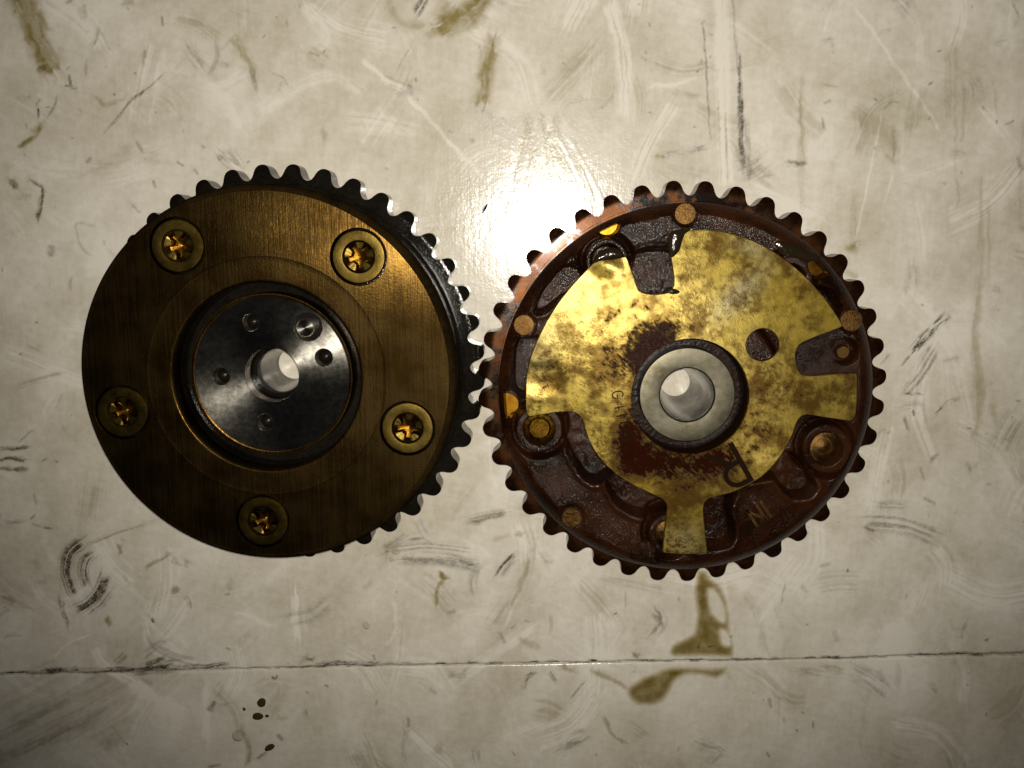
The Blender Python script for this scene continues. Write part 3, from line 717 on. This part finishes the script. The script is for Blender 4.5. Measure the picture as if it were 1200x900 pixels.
# ------------------------------------------------------------------ left gear
LC = (-73.8 * MM, -37.6 * MM)
ZP = 28.5
gl = empty("camshaft_gear", (LC[0], LC[1], 0))
tag(gl, "left gear lying smooth face up, dark bronze disc with five star-socket screws", "gear", "the two gears on the bench")
sprocket(gl, M['black_oil_steel'], 1.2, 9.5, 46.0, 4.8)
def loc(px, py, zmm, c):
    p = at(px, py, zmm * MM); return (p[0] - c[0], p[1] - c[1])
SCR = [loc(207.5, 288, ZP, LC), loc(420, 301, ZP, LC), loc(143, 483, ZP, LC), loc(477.5, 502, ZP, LC), loc(308, 611, ZP, LC)]
# drum under the plate
V, F = lathe([(20, 17.5), (25.3, 17.5), (25.3, 22), (50.2, 22.0), (50.9, 21.7), (50.9, 14), (51.5, 13.4), (51.5, 9.2), (45.9, 9.2), (45.9, 0.4), (45.5, 0.0), (12, 0.0), (12, 17.5)], 160, True)
mesh_obj("drum", V, F, M['black_oil_steel'], gl)
# face plate: flat annulus with five countersinks, rounded rim
oc = circle(0, 0, 49.3 * MM, 160); ic = circle(0, 0, 32.2 * MM, 120)
V, F = sheet([oc, ic] + [circle(x, y, 7.45 * MM, 48) for x, y in SCR], ZP * MM, (ZP - 3.4) * MM, bevel=.00013)
mesh_obj("face_plate", V, F, M['plate'], gl)
V, F = lathe([(49.3, ZP - .12), (49.6, ZP - .2), (50.2, ZP - .7), (50.7, ZP - 1.3), (51.0, ZP - 2.2), (51.0, ZP - 3.4), (50.55, ZP - 3.7), (50.55, ZP - 4.4), (51.0, ZP - 4.7), (51.0, 22.2), (49.3, 22.2)], 200)
mesh_obj("plate_rim", V, F, M['rim'], gl)
V, F = lathe([(32.2, ZP - .13), (31.9, ZP - .155), (31.5, ZP - .175), (31.0, ZP - .185), (28.5, ZP - .215), (26.4, ZP - .22), (25.95, ZP - .235), (25.8, ZP - .29), (25.4, ZP - .75), (25.38, ZP - 1.2), (25.35, 22.2), (30, 22.2)], 160)
mesh_obj("inner_ring", V, F, M['plate_ring'], gl)
# hub disc
ZD = 23.3
HOL = [(loc(294, 378, ZD, LC), 2.3), (loc(259.5, 441, ZD, LC), 2.35), (loc(311, 495, ZD, LC), 2.35), (loc(379.5, 419, ZD, LC), 2.4)]
DOW = loc(361, 383, ZD, LC)
BC = (0.4 * MM, 0.2 * MM)
loops = [circle(0, 0, 21.3 * MM, 160), circle(0, 0, 7.45 * MM, 80)] + [circle(c_[0], c_[1], r_ * MM, 32) for c_, r_ in HOL] + [circle(DOW[0], DOW[1], 3.9 * MM, 40)]
V, F = sheet(loops, ZD * MM, (ZD - 4.2) * MM, step=0.0022, bevel=.00015)
hub = mesh_obj("hub_disc", V, F, M['hub_disc'], gl)
V, F = lathe([(21.35, ZD - .2), (21.7, ZD - .1), (21.9, ZD + .45), (22.25, ZD + .45), (22.45, ZD - .3), (22.45, 17.4)], 160)
mesh_obj("hub_rim", V, F, M['plate_ring'], gl)
for c_, r_ in HOL:
    V, F = lathe([(r_ + .05, ZD - 3.6), (r_ * .8, ZD - 4.2), (r_ * .35, ZD - 5.0), (.02, ZD - 5.1)], 24)
    o = mesh_obj("oil_hole", V, F, M['dark'], hub); o.location = (c_[0], c_[1], 0)
V, F = lathe([(3.95, ZD - 3.2), (.05, ZD - 3.2)], 32)
o = mesh_obj("dowel_hole", V, F, M['dark'], hub); o.location = (DOW[0], DOW[1], 0)
V, F = lathe([(2.55, ZD - 3.1), (2.55, ZD - .3), (2.25, ZD), (.02, ZD + .02)], 40)
o = mesh_obj("dowel_pin", V, F, M['hub_disc'], gl); o.location = (DOW[0] - .8 * MM, DOW[1] - .3 * MM, 0)
V, F = lathe([(7.45, ZD - 4.1), (7.45, 15.5), (6.4, 15.5)], 96)
mesh_obj("counterbore", V, F, M['black_oil_steel'], gl)
V, F = lathe([(6.4, 15.5), (6.25, 15.2), (6.2, 12), (4.6, .3)], 96)
mesh_obj("bore_sleeve", V, F, M['bore'], gl)
# screws
def screw_rows(rows):
    n = 100; V, F = [], []
    for f, z in rows:
        for k_ in range(n):
            a = 2 * math.pi * k_ / n; r = f(a); V.append((r * MM * math.cos(a), r * MM * math.sin(a), z * MM))
    for i in range(len(rows) - 1):
        for k_ in range(n):
            l = (k_ + 1) % n; F.append((i * n + k_, (i + 1) * n + k_, (i + 1) * n + l, i * n + l))
    return V, F
def star(a, ro, ri): return ri + (ro - ri) * min(1.0, max(0.0, .5 + .85 * math.cos(5 * a)))
HEAD = [(lambda a: 6.95, ZP - 1.6), (lambda a: 6.95, ZP - .38), (lambda a: 6.72, ZP - .14), (lambda a: 6.6, ZP - .125), (lambda a: 4.5, ZP - .12), (lambda a: 4.35, ZP - .14), (lambda a: 4.1, ZP - .5), (lambda a: 3.8, ZP - 1.0), (lambda a: star(a, 3.6, 2.2), ZP - 1.25)]
SOCK = [(lambda a: star(a, 3.6, 2.2), ZP - 1.25), (lambda a: star(a, 3.45, 2.1), ZP - 1.5), (lambda a: star(a, 3.3, 2.0), ZP - 3.6), (lambda a: 1.9 + .6 * star(a, 1, 0), ZP - 3.9), (lambda a: .9, ZP - 4.0), (lambda a: .05, ZP - 4.4)]
V, F = screw_rows(HEAD); V2, F2 = screw_rows(SOCK)
s0 = t0 = None
for i, (x, y) in enumerate(SCR):
    if s0 is None:
        s0 = mesh_obj("screw", V, F, M['screw'], gl, angle=25); t0 = mesh_obj("socket", V2, F2, M['socket'], s0, angle=30); o = s0
    else:
        o = s0.copy(); COL.objects.link(o); c2 = t0.copy(); COL.objects.link(c2); c2.parent = o
    o.location = (x, y, 0); o.rotation_euler[2] = math.radians([54, 53, 58, 48, 62][i])

# ------------------------------------------------------------------ right gear
RC = (39.2 * MM, -42.5 * MM)
gr = empty("camshaft_gear", (RC[0], RC[1], 0))
tag(gr, "right gear lying open side up, brown oily casting under a stained gold plate", "gear", "the two gears on the bench")
sprocket(gr, M['brown_steel'], 4.3, 12.5, 46.0, 3.7)

LAND = 20.5
def rl(px, py, z): return loc(px, py, z, RC)
BOSS = [(711, 305, 27, 18.5), (632, 502, 29, 18), (967, 524.5, 30, 18.5), (783, 624, 25, 15), (925, 325, 27, 16)]
POCK = [[(674, 310), (660, 311), (648, 321), (634, 340), (625, 358), (628, 368), (640, 366), (660, 350), (690, 340), (700, 325)],
        [(606, 397), (600, 415), (598, 440), (601, 458), (612, 466), (650, 462), (650, 400), (622, 395)],
        [(744, 297), (790, 294), (805, 352), (742, 352)],
        [(660, 487), (661, 515), (670, 540), (685, 562), (700, 567), (716, 556), (735, 530), (705, 478)],
        [(711, 564), (721, 590), (740, 603), (765, 607), (786, 604), (792, 570), (750, 548)],
        [(822, 572), (862, 570), (857, 598), (862, 625), (855, 641), (830, 645), (812, 642)],
        [(872, 566), (906, 562), (918, 576), (930, 585), (948, 583), (958, 571), (948, 548), (925, 528), (900, 545)],
        [(955, 335), (975, 340), (989, 363), (976, 370), (955, 352)]]
NOTCH = [(711, 261, 16), (594, 474, 16), (960, 311, 15), (756, 653, 16)]
PINS = [(803, 250.5, 12.5), (614, 381, 12.5), (670, 606.5, 12.5), (998, 375.5, 13)]
def housing():
    nr, na = 165, 900
    rr = np.concatenate([np.linspace(15.8, 30, 36)[:-1], np.linspace(30, 51.25, nr - 35)]) * MM
    aa = np.linspace(0, 2 * math.pi, na, endpoint=False)
    Rr, Aa = np.meshgrid(rr, aa, indexing='ij')
    X, Y = Rr * np.cos(Aa), Rr * np.sin(Aa)
    PX, PY = project(X + RC[0], Y + RC[1], LAND * MM)
    wob = 1.6 * (vnoise(PX / 9, PY / 9, 51) - .5)
    rm = Rr / MM
    H = np.full(X.shape, LAND) + .5 * (fbm(PX / 40, PY / 40, 61) - .5)
    H = H + (25.2 - LAND) * (1 - smooth(24.5, 27.0, rm))
    for p in POCK:
        d = poly_sdf(PX, PY, catmull(p, 5)) + wob
        H = H - 7.0 * (1 - smooth(-4.5, 1.0, d)) + (1 - smooth(-6, -3, d)) * .45 * (fbm(PX / 9, PY / 9, 67) - .5)
        H = H + .35 * np.exp(-((d - 3.5) / 3.0) ** 2)
    for (cx, cy, ro, ri) in BOSS:
        d = np.hypot(PX - cx, PY - cy)
        H = H - 2.6 * (1 - smooth(ro + 2, ro + 9, d)) * smooth(ro - 4, ro + 1, d) * (rm < 49)
        k_ = 1 - smooth(ro - 3, ro + 1.5, d)
        H = H * (1 - k_) + k_ * 22.3
        k_ = 1 - smooth(ri - 2.2, ri + 1.2, d)
        H = H * (1 - k_) + k_ * 16.5
    for (cx, cy, r_) in PINS:
        d = np.hypot(PX - cx, PY - cy)
        k_ = 1 - smooth(r_ + .5, r_ + 4, d); H = H * (1 - k_) + k_ * (LAND - .5)
    d = np.hypot(PX - 991, PY - 412); k_ = 1 - smooth(13.5, 16.5, d); H = H * (1 - k_) + k_ * 14.5
    # rounded shoulder at the rim
    top = LAND - 2.6 * ((rm - 47.6).clip(0) / 3.65) ** 1.5
    H = np.where(rm > 47.6, np.minimum(H, top), H)
    for (cx, cy, r_) in NOTCH:
        d = np.hypot(PX - cx, PY - cy); k_ = (1 - smooth(r_ - 2.0, r_ + 1.5, d)) * (1 - smooth(49.3, 49.8, rm)); H = H * (1 - k_) + k_ * 15.2
    V = np.c_[X.ravel(), Y.ravel(), H.ravel() * MM]
    idx = np.arange(len(rr) * na).reshape(len(rr), na); nx_ = np.roll(idx, -1, 1)
    F = np.stack([idx[:-1], idx[1:], nx_[1:], nx_[:-1]], -1).reshape(-1, 4)
    def skirt(row, r_, zs, flip):
        nonlocal V, F
        prev = row
        for (rq, z) in zs:
            s_ = len(V)
            V = np.r_[V, np.c_[rq * MM * np.cos(aa), rq * MM * np.sin(aa), np.full(na, z * MM)]]
            cur = np.arange(s_, s_ + na)
            q = np.stack([prev, cur, np.roll(cur, -1), np.roll(prev, -1)], -1)
            F = np.r_[F, q[:, ::-1] if flip else q]; prev = cur
    skirt(idx[-1], 51.25, [(51.3, 14.9), (51.3, 12.2), (45.9, 12.2), (45.9, .3), (45.6, 0), (12.0, 0)], False)
    skirt(idx[0], 15.8, [(15.7, 24.8), (15.5, 13), (12.0, 13)], True)
    return V, F
V, F = housing()
hs = mesh_obj("housing", V, F, M['cast'], gr, angle=60)
# pins and amber flats
for (cx, cy, r_) in PINS:
    c_ = rl(cx, cy, LAND)
    rad = r_ * .25 * (1 - LAND * MM / CAMZ)
    n_ = 26; V, F = lathe([(rad, LAND - 1.5), (rad, LAND - .1), (rad - .2, LAND + .08), (rad * .5, LAND + .12), (.02, LAND + .1)], n_)
    o = mesh_obj("pin", V, F, M['bronze_pin'], gr); o.location = (c_[0], c_[1], 0)
for (cx, cy, r_) in NOTCH[:3]:
    c_ = rl(cx, cy, 15.2); rad = (r_ - 2.2) * .25 * .94
    # kept inside the rim: clip the disc by the drum radius
    L = []
    for k_ in range(40):
        a = 2 * math.pi * k_ / 40; x, y = c_[0] + rad * MM * math.cos(a), c_[1] + rad * MM * math.sin(a)
        q = math.hypot(x, y); lim = 49.4 * MM
        if q > lim: x, y = x * lim / q, y * lim / q
        L.append((x, y))
    V, F = sheet([L], 15.55 * MM, 14.5 * MM)
    mesh_obj("rivet_flat", V, F, M['amber'], gr)
# bolt ends in the bosses
for bi, (cx, cy, ro, ri) in enumerate(BOSS[:4]):
    if bi == 0: continue
    zb = 19.6 if bi == 1 else 18.6
    c_ = rl(cx, cy, zb)
    rows = [(4.1, 16.0), (4.1, zb - 1.2), (3.75, zb - .9), (3.75, zb - 1.5), (3.3, zb - 1.2), (3.3, zb - 1.7), (2.85, zb - 1.2), (2.82, zb - .12), (2.7, zb), (2.6, zb + .01), (.02, zb + .01)] if bi == 1 else \
           [(4.3, 16.0), (4.2, zb), (3.8, zb + .1), (3.7, zb - .8), (3.2, zb - .6), (3.1, zb - 1.4), (2.6, zb - 1.2), (2.5, zb - 1.9), (1.7, zb - 1.8), (.9, zb - 1.4), (.02, zb - 1.3)]
    V, F = lathe(rows, 40)
    o = mesh_obj("bolt_end", V, F, M['amber_rough'] if bi == 1 else M['bronze_pin'], gr); o.location = (c_[0], c_[1], 0)
c_ = rl(986, 412, 15.5); V, F = lathe([(1.9, 14), (1.9, 16.6), (1.6, 17), (.02, 17)], 24)
o = mesh_obj("locking_pin", V, F, M['bronze_pin'], gr); o.location = (c_[0], c_[1], 0)

# gold cover plate
ZG = 26.5
OUT = [(616, 470), (617, 442), (622, 418), (630, 398), (641, 376), (655, 354), (672, 333), (692, 312), (699, 307), (707, 305), (720, 304), (733, 301),
       (737, 309), (742, 322), (748, 340), (757, 344), (770, 345), (783, 343), (789, 336), (790, 326), (787, 305), (784, 285), (785, 275), (792, 271), (810, 269.5), (830, 269.5),
       (850, 272), (880, 281), (910, 297), (935, 316), (955, 336), (972, 357), (986, 379), (984, 384), (960, 393), (940, 401.5), (934, 408), (932, 416), (934, 429), (938, 437.5), (945, 440.5),
       (960, 440), (985, 438), (1001, 437.5), (1004.5, 440), (1004.5, 455), (1004, 472), (1002, 489), (998, 493), (990, 492.5), (966, 489), (946, 486), (939, 488), (934, 494),
       (928, 510), (918, 528), (905, 545), (893, 557), (880, 566), (861, 576), (845, 580.5), (832, 584), (826, 589), (824, 598), (826, 620), (828.5, 644), (826, 648.5),
       (801, 649.5), (780, 648), (777, 645), (779, 620), (781.5, 600), (781, 591), (776, 585), (766, 580), (745, 570), (725, 558), (710, 545), (698, 530), (690, 515), (685, 500), (682, 491), (677, 485),
       (668, 482.5), (650, 483.5), (635, 486), (622, 488), (617, 485)]
gout = [rl(p[0], p[1], ZG) for p in catmull(OUT)]
ghole = circle(0.3 * MM, 0.0, 15.55 * MM, 120)
gh2 = rl(893.5, 404, ZG)
def warp(x, y):
    px, py = project(x + RC[0], y + RC[1], ZG * MM)
    z = .10 * (fbm(px / 60, py / 60, 71) - .5) + .05 * (fbm(px / 14, py / 14, 72) - .5)
    z = z - .75 * np.exp(-(((px - 712) / 15) ** 2 + ((py - 312) / 10) ** 2)) + .25 * np.exp(-(((px - 736) / 9) ** 2 + ((py - 318) / 14) ** 2))
    z = z - .55 * smooth(424, 434, py) * (1 - smooth(446, 470, py)) * (1 - smooth(645, 665, px))
    z = z - .12 * np.exp(-(((px - 990) / 5) ** 2 + ((py - 474) / 4) ** 2))
    z = z + .85 * smooth(850, 915, px) * smooth(490, 550, py)
    return z * MM
V, F = sheet([gout, ghole, circle(gh2[0], gh2[1], 19 * .25 * .902 * MM, 48)], ZG * MM, (ZG - 1.1) * MM, step=.0009, bevel=.00015, zf=warp)
A = np.array(V); px, py = project(A[:, 0] + RC[0], A[:, 1] + RC[1], ZG * MM)
def blob(cx, cy, rx, ry, rot=0):
    c, s_ = math.cos(rot), math.sin(rot); u = (px - cx) * c + (py - cy) * s_; v = -(px - cx) * s_ + (py - cy) * c
    return np.exp(-((u / rx) ** 2 + (v / ry) ** 2))
grime = .20 + .85 * blob(762, 405, 36, 18, -.85) + .30 * blob(724, 412, 32, 40) + .20 * blob(738, 366, 36, 14, -.4) + .46 * blob(740, 500, 16, 44, .25) \
    + .60 * blob(790, 545, 62, 26, .05) + .34 * blob(748, 528, 34, 28) + .42 * blob(852, 538, 32, 26) + .38 * blob(884, 500, 40, 20, .6) + .22 * blob(905, 455, 44, 26) + .20 * blob(800, 595, 30, 26) \
    + .28 * blob(806, 388, 46, 12) + .16 * blob(930, 345, 40, 26, .6) + .26 * blob(640, 450, 22, 12) + .10 * blob(720, 350, 50, 20, -.4) + .12 * blob(690, 440, 34, 34) + .10 * blob(960, 465, 46, 34)
grey = np.clip(.9 * blob(860, 350, 45, 14, -.75) + .55 * blob(880, 290, 22, 10, .5) + .7 * blob(868, 465, 18, 8, -.6) + .45 * blob(640, 400, 18, 40, .4) + .4 * blob(803, 632, 22, 20), 0, 1)
gp = mesh_obj("cover_plate", V, F, M['gold'], gr, angle=30, attrs={'grime': np.clip(grime, 0, 1), 'grey': grey})

# stroke lettering: each letter a raised or oil-filled line
def strokes_mesh(name, lines, w, z, h, mat, parent, zw=None):
    V, F = [], []
    for L in lines:
        P = np.array(L, float); n = len(P); s_ = len(V)
        for i in range(n):
            d = P[min(i + 1, n - 1)] - P[max(i - 1, 0)]; d /= np.linalg.norm(d) + 1e-12
            nrm = np.array([-d[1], d[0]])
            e = d * w * .35 * (-1 if i == 0 else 1 if i == n - 1 else 0)
            for sg, zz in ((-.5, z - h), (-.38, z), (.38, z), (.5, z - h)):
                q = P[i] + nrm * w * sg + e; V.append((q[0], q[1], zz))
        for i in range(n - 1):
            a, b = s_ + 4 * i, s_ + 4 * i + 4
            for k_ in range(3): F.append((a + k_, b + k_, b + k_ + 1, a + k_ + 1))
        F += [(s_, s_ + 1, s_ + 2, s_ + 3), tuple(s_ + 4 * (n - 1) + k_ for k_ in (3, 2, 1, 0))]
    F = [f[::-1] for f in F]
    if zw is not None:
        A_ = np.array(V); A_[:, 2] += zw(A_[:, 0], A_[:, 1]); V = [tuple(a) for a in A_]
    return mesh_obj(name, V, F, mat, parent)
def arc(cx, cy, rx, ry, a0, a1, n=9):
    return [(cx + rx * math.cos(math.radians(a0 + (a1 - a0) * i / (n - 1))), cy + ry * math.sin(math.radians(a0 + (a1 - a0) * i / (n - 1)))) for i in range(n)]
GLY = {'R': [[(0, 0), (0, 1)], [(0, 1), (.26, 1)] + arc(.26, .73, .27, .27, 90, -90) + [(0, .46)], [(.26, .46), (.64, 0)]],
       'N': [[(0, 0), (0, 1)], [(0, 1), (.65, 0)], [(.65, 0), (.65, 1)]], 'I': [[(0, 0), (0, 1)]],
       'G': [arc(.33, .5, .33, .5, 45, 330, 14) + [(.66, .45), (.36, .45)]], '4': [[(.5, 0), (.5, 1), (0, .32), (.7, .32)]],
       '1': [[(.05, .75), (.3, 1), (.3, 0)]], '8': [arc(.32, .74, .25, .25, -90, 270, 14), arc(.32, .25, .32, .26, 90, 450, 14)]}
def letters(text, px0, py0, up, hpx, z, gapf=.95):
    """baseline start at a pixel, up = image direction of the letters' upright"""
    ux, uy = up; n_ = math.hypot(ux, uy); ux, uy = ux / n_, uy / n_; rx, ry = -uy, ux
    out, x = [], 0
    for ch_ in text:
        if ch_ != ' ':
            for L in GLY[ch_]:
                out.append([rl(px0 + (x + a) * hpx * rx + b * hpx * ux, py0 + (x + a) * hpx * ry + b * hpx * uy, z) for a, b in L])
        x += (.42 if ch_ in 'I' else gapf)
    return out
strokes_mesh("stamped_letter", letters("R", 857, 521, (.47, .85), 46, ZG), 1.75 * MM, (ZG + .03) * MM, .0003, M['ink'], gp, warp)
strokes_mesh("stamped_code", letters("G41G8", 716.5, 460, (.97, -.22), 13, ZG), .42 * MM, (ZG + .02) * MM, .0002, M['ink'], gp, warp)
strokes_mesh("cast_lettering", letters("NI", 886.5, 615, (-.56, -.83), 20, LAND), .95 * MM, (LAND + .8) * MM, .0012, M['bronze_pin'], gr)

# hub of the right gear
ZH = 23.6
V, F = lathe([(12.85, 13), (12.85, ZH - .22), (12.65, ZH - .02), (12.5, ZH), (7.75, ZH), (7.6, ZH - .02), (7.3, ZH - .3), (7.2, ZH - .8)], 140)
mesh_obj("hub_ring", V, F, M['steel_ring'], gr)
V, F = lathe([(15.52, 25.35), (15.40, 25.0), (15.35, 17), (12.9, 17), (12.87, ZH - .6)], 120)
mesh_obj("hub_gap", V, F, M['gap'], gr)
V, F = lathe([(7.2, ZH - .8), (7.1, ZH - 2), (4.3, .3)], 120)
mesh_obj("bore_sleeve", V, F, M['bore'], gr)

# black oil lying on the right gear
def oil_patch(pts, z, h, seed):
    L = [rl(p[0], p[1], z) for p in catmull(pts, 4)]
    def zf(x, y):
        d = -poly_sdf(x, y, L) / MM
        return h * MM * np.sqrt(np.clip(d / 1.2, 0, 1))
    V, F = sheet([L], z * MM, (z - .05) * MM, step=.0006, zf=zf)
    return mesh_obj("oil_pool", V, F, M['black_oil'], gr)
oil_patch([(694, 310), (698, 300), (706, 293), (718, 290), (729, 294), (732, 301), (720, 305), (706, 308)], 22.2, .9, 1)
oil_patch([(785, 300), (783, 284), (786, 272), (800, 268), (812, 268), (803, 274), (799, 284), (796, 294), (789, 301)], ZG + .05, .5, 2)
oil_patch([(776, 340), (786, 336), (794, 338), (800, 342), (796, 345), (786, 346)], ZG - .3, .8, 3)
oil_patch([(908, 282), (925, 285), (945, 295), (962, 300), (956, 306), (935, 305), (915, 297)], LAND + .1, .5, 4)

# ------------------------------------------------------------------ oil on the bench
def puddle(loops, label, soft=9.0, amp=1.0):
    W = [[tuple(at(p[0], p[1], 0)) for p in catmull(L, 3)] for L in loops]
    c = np.mean(W[0], 0)
    W = [[(p[0] - c[0], p[1] - c[1]) for p in L] for L in W]
    def dist(x, y):
        d = np.full(x.shape, 1e9)
        for L in W: d = np.minimum(d, np.abs(poly_sdf(x, y, L)))
        return d / .00025
    V, F = sheet(W, .00006, .00003, step=.0007, zf=lambda x, y: .00018 * smooth(0, soft, dist(x, y)))
    A = np.array(V); px_, py_ = project(A[:, 0] + c[0], A[:, 1] + c[1], 0)
    t = smooth(0, soft, dist(A[:, 0], A[:, 1])) ** .7 * amp * (.75 + .4 * (fbm(px_ / 18, py_ / 18, 91) - .3))
    o = mesh_obj("oil_puddle", V, F, M['oil_film'], attrs={'thick': np.clip(t, 0, 1)})
    o.location = (c[0], c[1], 0)
    return tag(o, label, "oil puddle", "oil spilled below the right gear")
def zq(L): return [(740 + x / 3.75, 640 + y / 3.75) for x, y in L]
puddle([zq([(285, 108), (330, 104), (355, 140), (392, 165), (420, 230), (434, 300), (440, 380), (455, 440), (447, 494), (380, 492), (300, 488), (230, 490), (180, 488), (162, 465), (175, 430), (230, 400), (268, 375), (280, 300), (270, 200)]),
        zq([(345, 195), (372, 215), (398, 265), (404, 325), (378, 310), (352, 270)]), zq([(400, 375), (422, 395), (428, 430), (404, 422)])],
       "olive oil puddle running from the right gear's teeth down to the board seam")
puddle([zq([(425, 524), (415, 566), (370, 590), (320, 576), (250, 570), (205, 592), (170, 650), (140, 690), (85, 706), (25, 703), (-10, 680), (-28, 640), (-8, 605), (40, 575), (100, 548), (160, 527), (250, 522), (340, 528)])],
       "olive oil puddle with a fat left end, lying just below the board seam", soft=11)

def drop(px_, py_, r, h, mat, name, label, cat, group, sx=1.0, rot=0.0, thick=None):
    c = at(px_, py_, 0); rad = r * .25
    V, F = lathe([(rad, -.05), (rad * .96, h * .25), (rad * .8, h * .6), (rad * .5, h * .88), (.01, h)], 22)
    rng = random.Random(int(px_ * 7 + py_)); k0, k1 = rng.uniform(0, 6), rng.uniform(0, 6)
    V = [(x * (1 + .10 * math.sin(2 * math.atan2(y, x) + k0) + .07 * math.sin(3 * math.atan2(y, x) + k1)) * sx, y * (1 + .10 * math.sin(2 * math.atan2(y, x) + k0)), z) for x, y, z in V]
    o = mesh_obj(name, V, F, mat, attrs={'thick': np.full(len(V), thick)} if thick is not None else None)
    o.location = (c[0], c[1], 0); o.rotation_euler[2] = rot
    return tag(o, label, cat, group)
k = NT("brown_oil_drop"); k.set(Base_Color=(0.045, 0.031, 0.013), Roughness=.22); BO = k.m
drop(306.5, 823.5, 6, .35, BO, "oil_drop", "larger round black oil drop below the seam under the left gear", "oil drop", "black oil drops below the seam")
drop(302, 839.5, 5.5, .3, BO, "oil_drop", "oval black oil drop just under the larger round one", "oil drop", "black oil drops below the seam", 1.2, .3)
drop(313, 839, 2.4, .2, BO, "oil_drop", "tiny black oil drop touching the right side of the oval drop", "oil drop", "black oil drops below the seam")
drop(286, 831, 2.2, .2, BO, "oil_drop", "tiny black oil drop standing alone left of the oval drop", "oil drop", "black oil drops below the seam")
drop(316, 876, 4.2, .2, BO, "oil_drop", "elongated black oil drop nearest the bottom edge of the picture", "oil drop", "black oil drops below the seam", 1.7, .7)
OF = M['oil_film']
for (x, y, r, lb) in ((279.5, 862, 8.5, "large clear oil bubble left of the black drops near the bottom"), (429, 733, 5, "small clear oil bubble above the seam right of centre under the left gear"),
                      (464, 646, 5, "top clear bubble of the cluster beside the left gear's lower teeth"), (459, 656, 3.2, "lower left clear bubble of the cluster beside the left gear's teeth"), (475, 653, 3.8, "lower right clear bubble of the cluster beside the left gear's teeth")):
    drop(x, y, r, .35, OF, "oil_bubble", lb, "bubble", "clear oil bubbles on the bench", thick=.14)
c = at(568.5, 244.5, 0)
V = []
for x, w in ((-1.6, .05), (-.6, .28), (.4, .36), (1.2, .2), (1.7, .04)):
    for y, z in ((-w, .02), (0, .28), (w, .02)): V.append((x * MM, (y + .12 * x * x * .3) * MM, z * MM))
F = [(i * 3 + k_, i * 3 + 3 + k_, i * 3 + 4 + k_, i * 3 + 1 + k_) for i in range(4) for k_ in range(2)] + [(0, 1, 2), (14, 13, 12)]
o = mesh_obj("metal_sliver", V, F, M['black_oil_steel']); o.location = (c[0], c[1], 0); o.rotation_euler[2] = math.radians(60)
tag(o, "thin dark metal sliver on the white board between the two gears", "sliver")
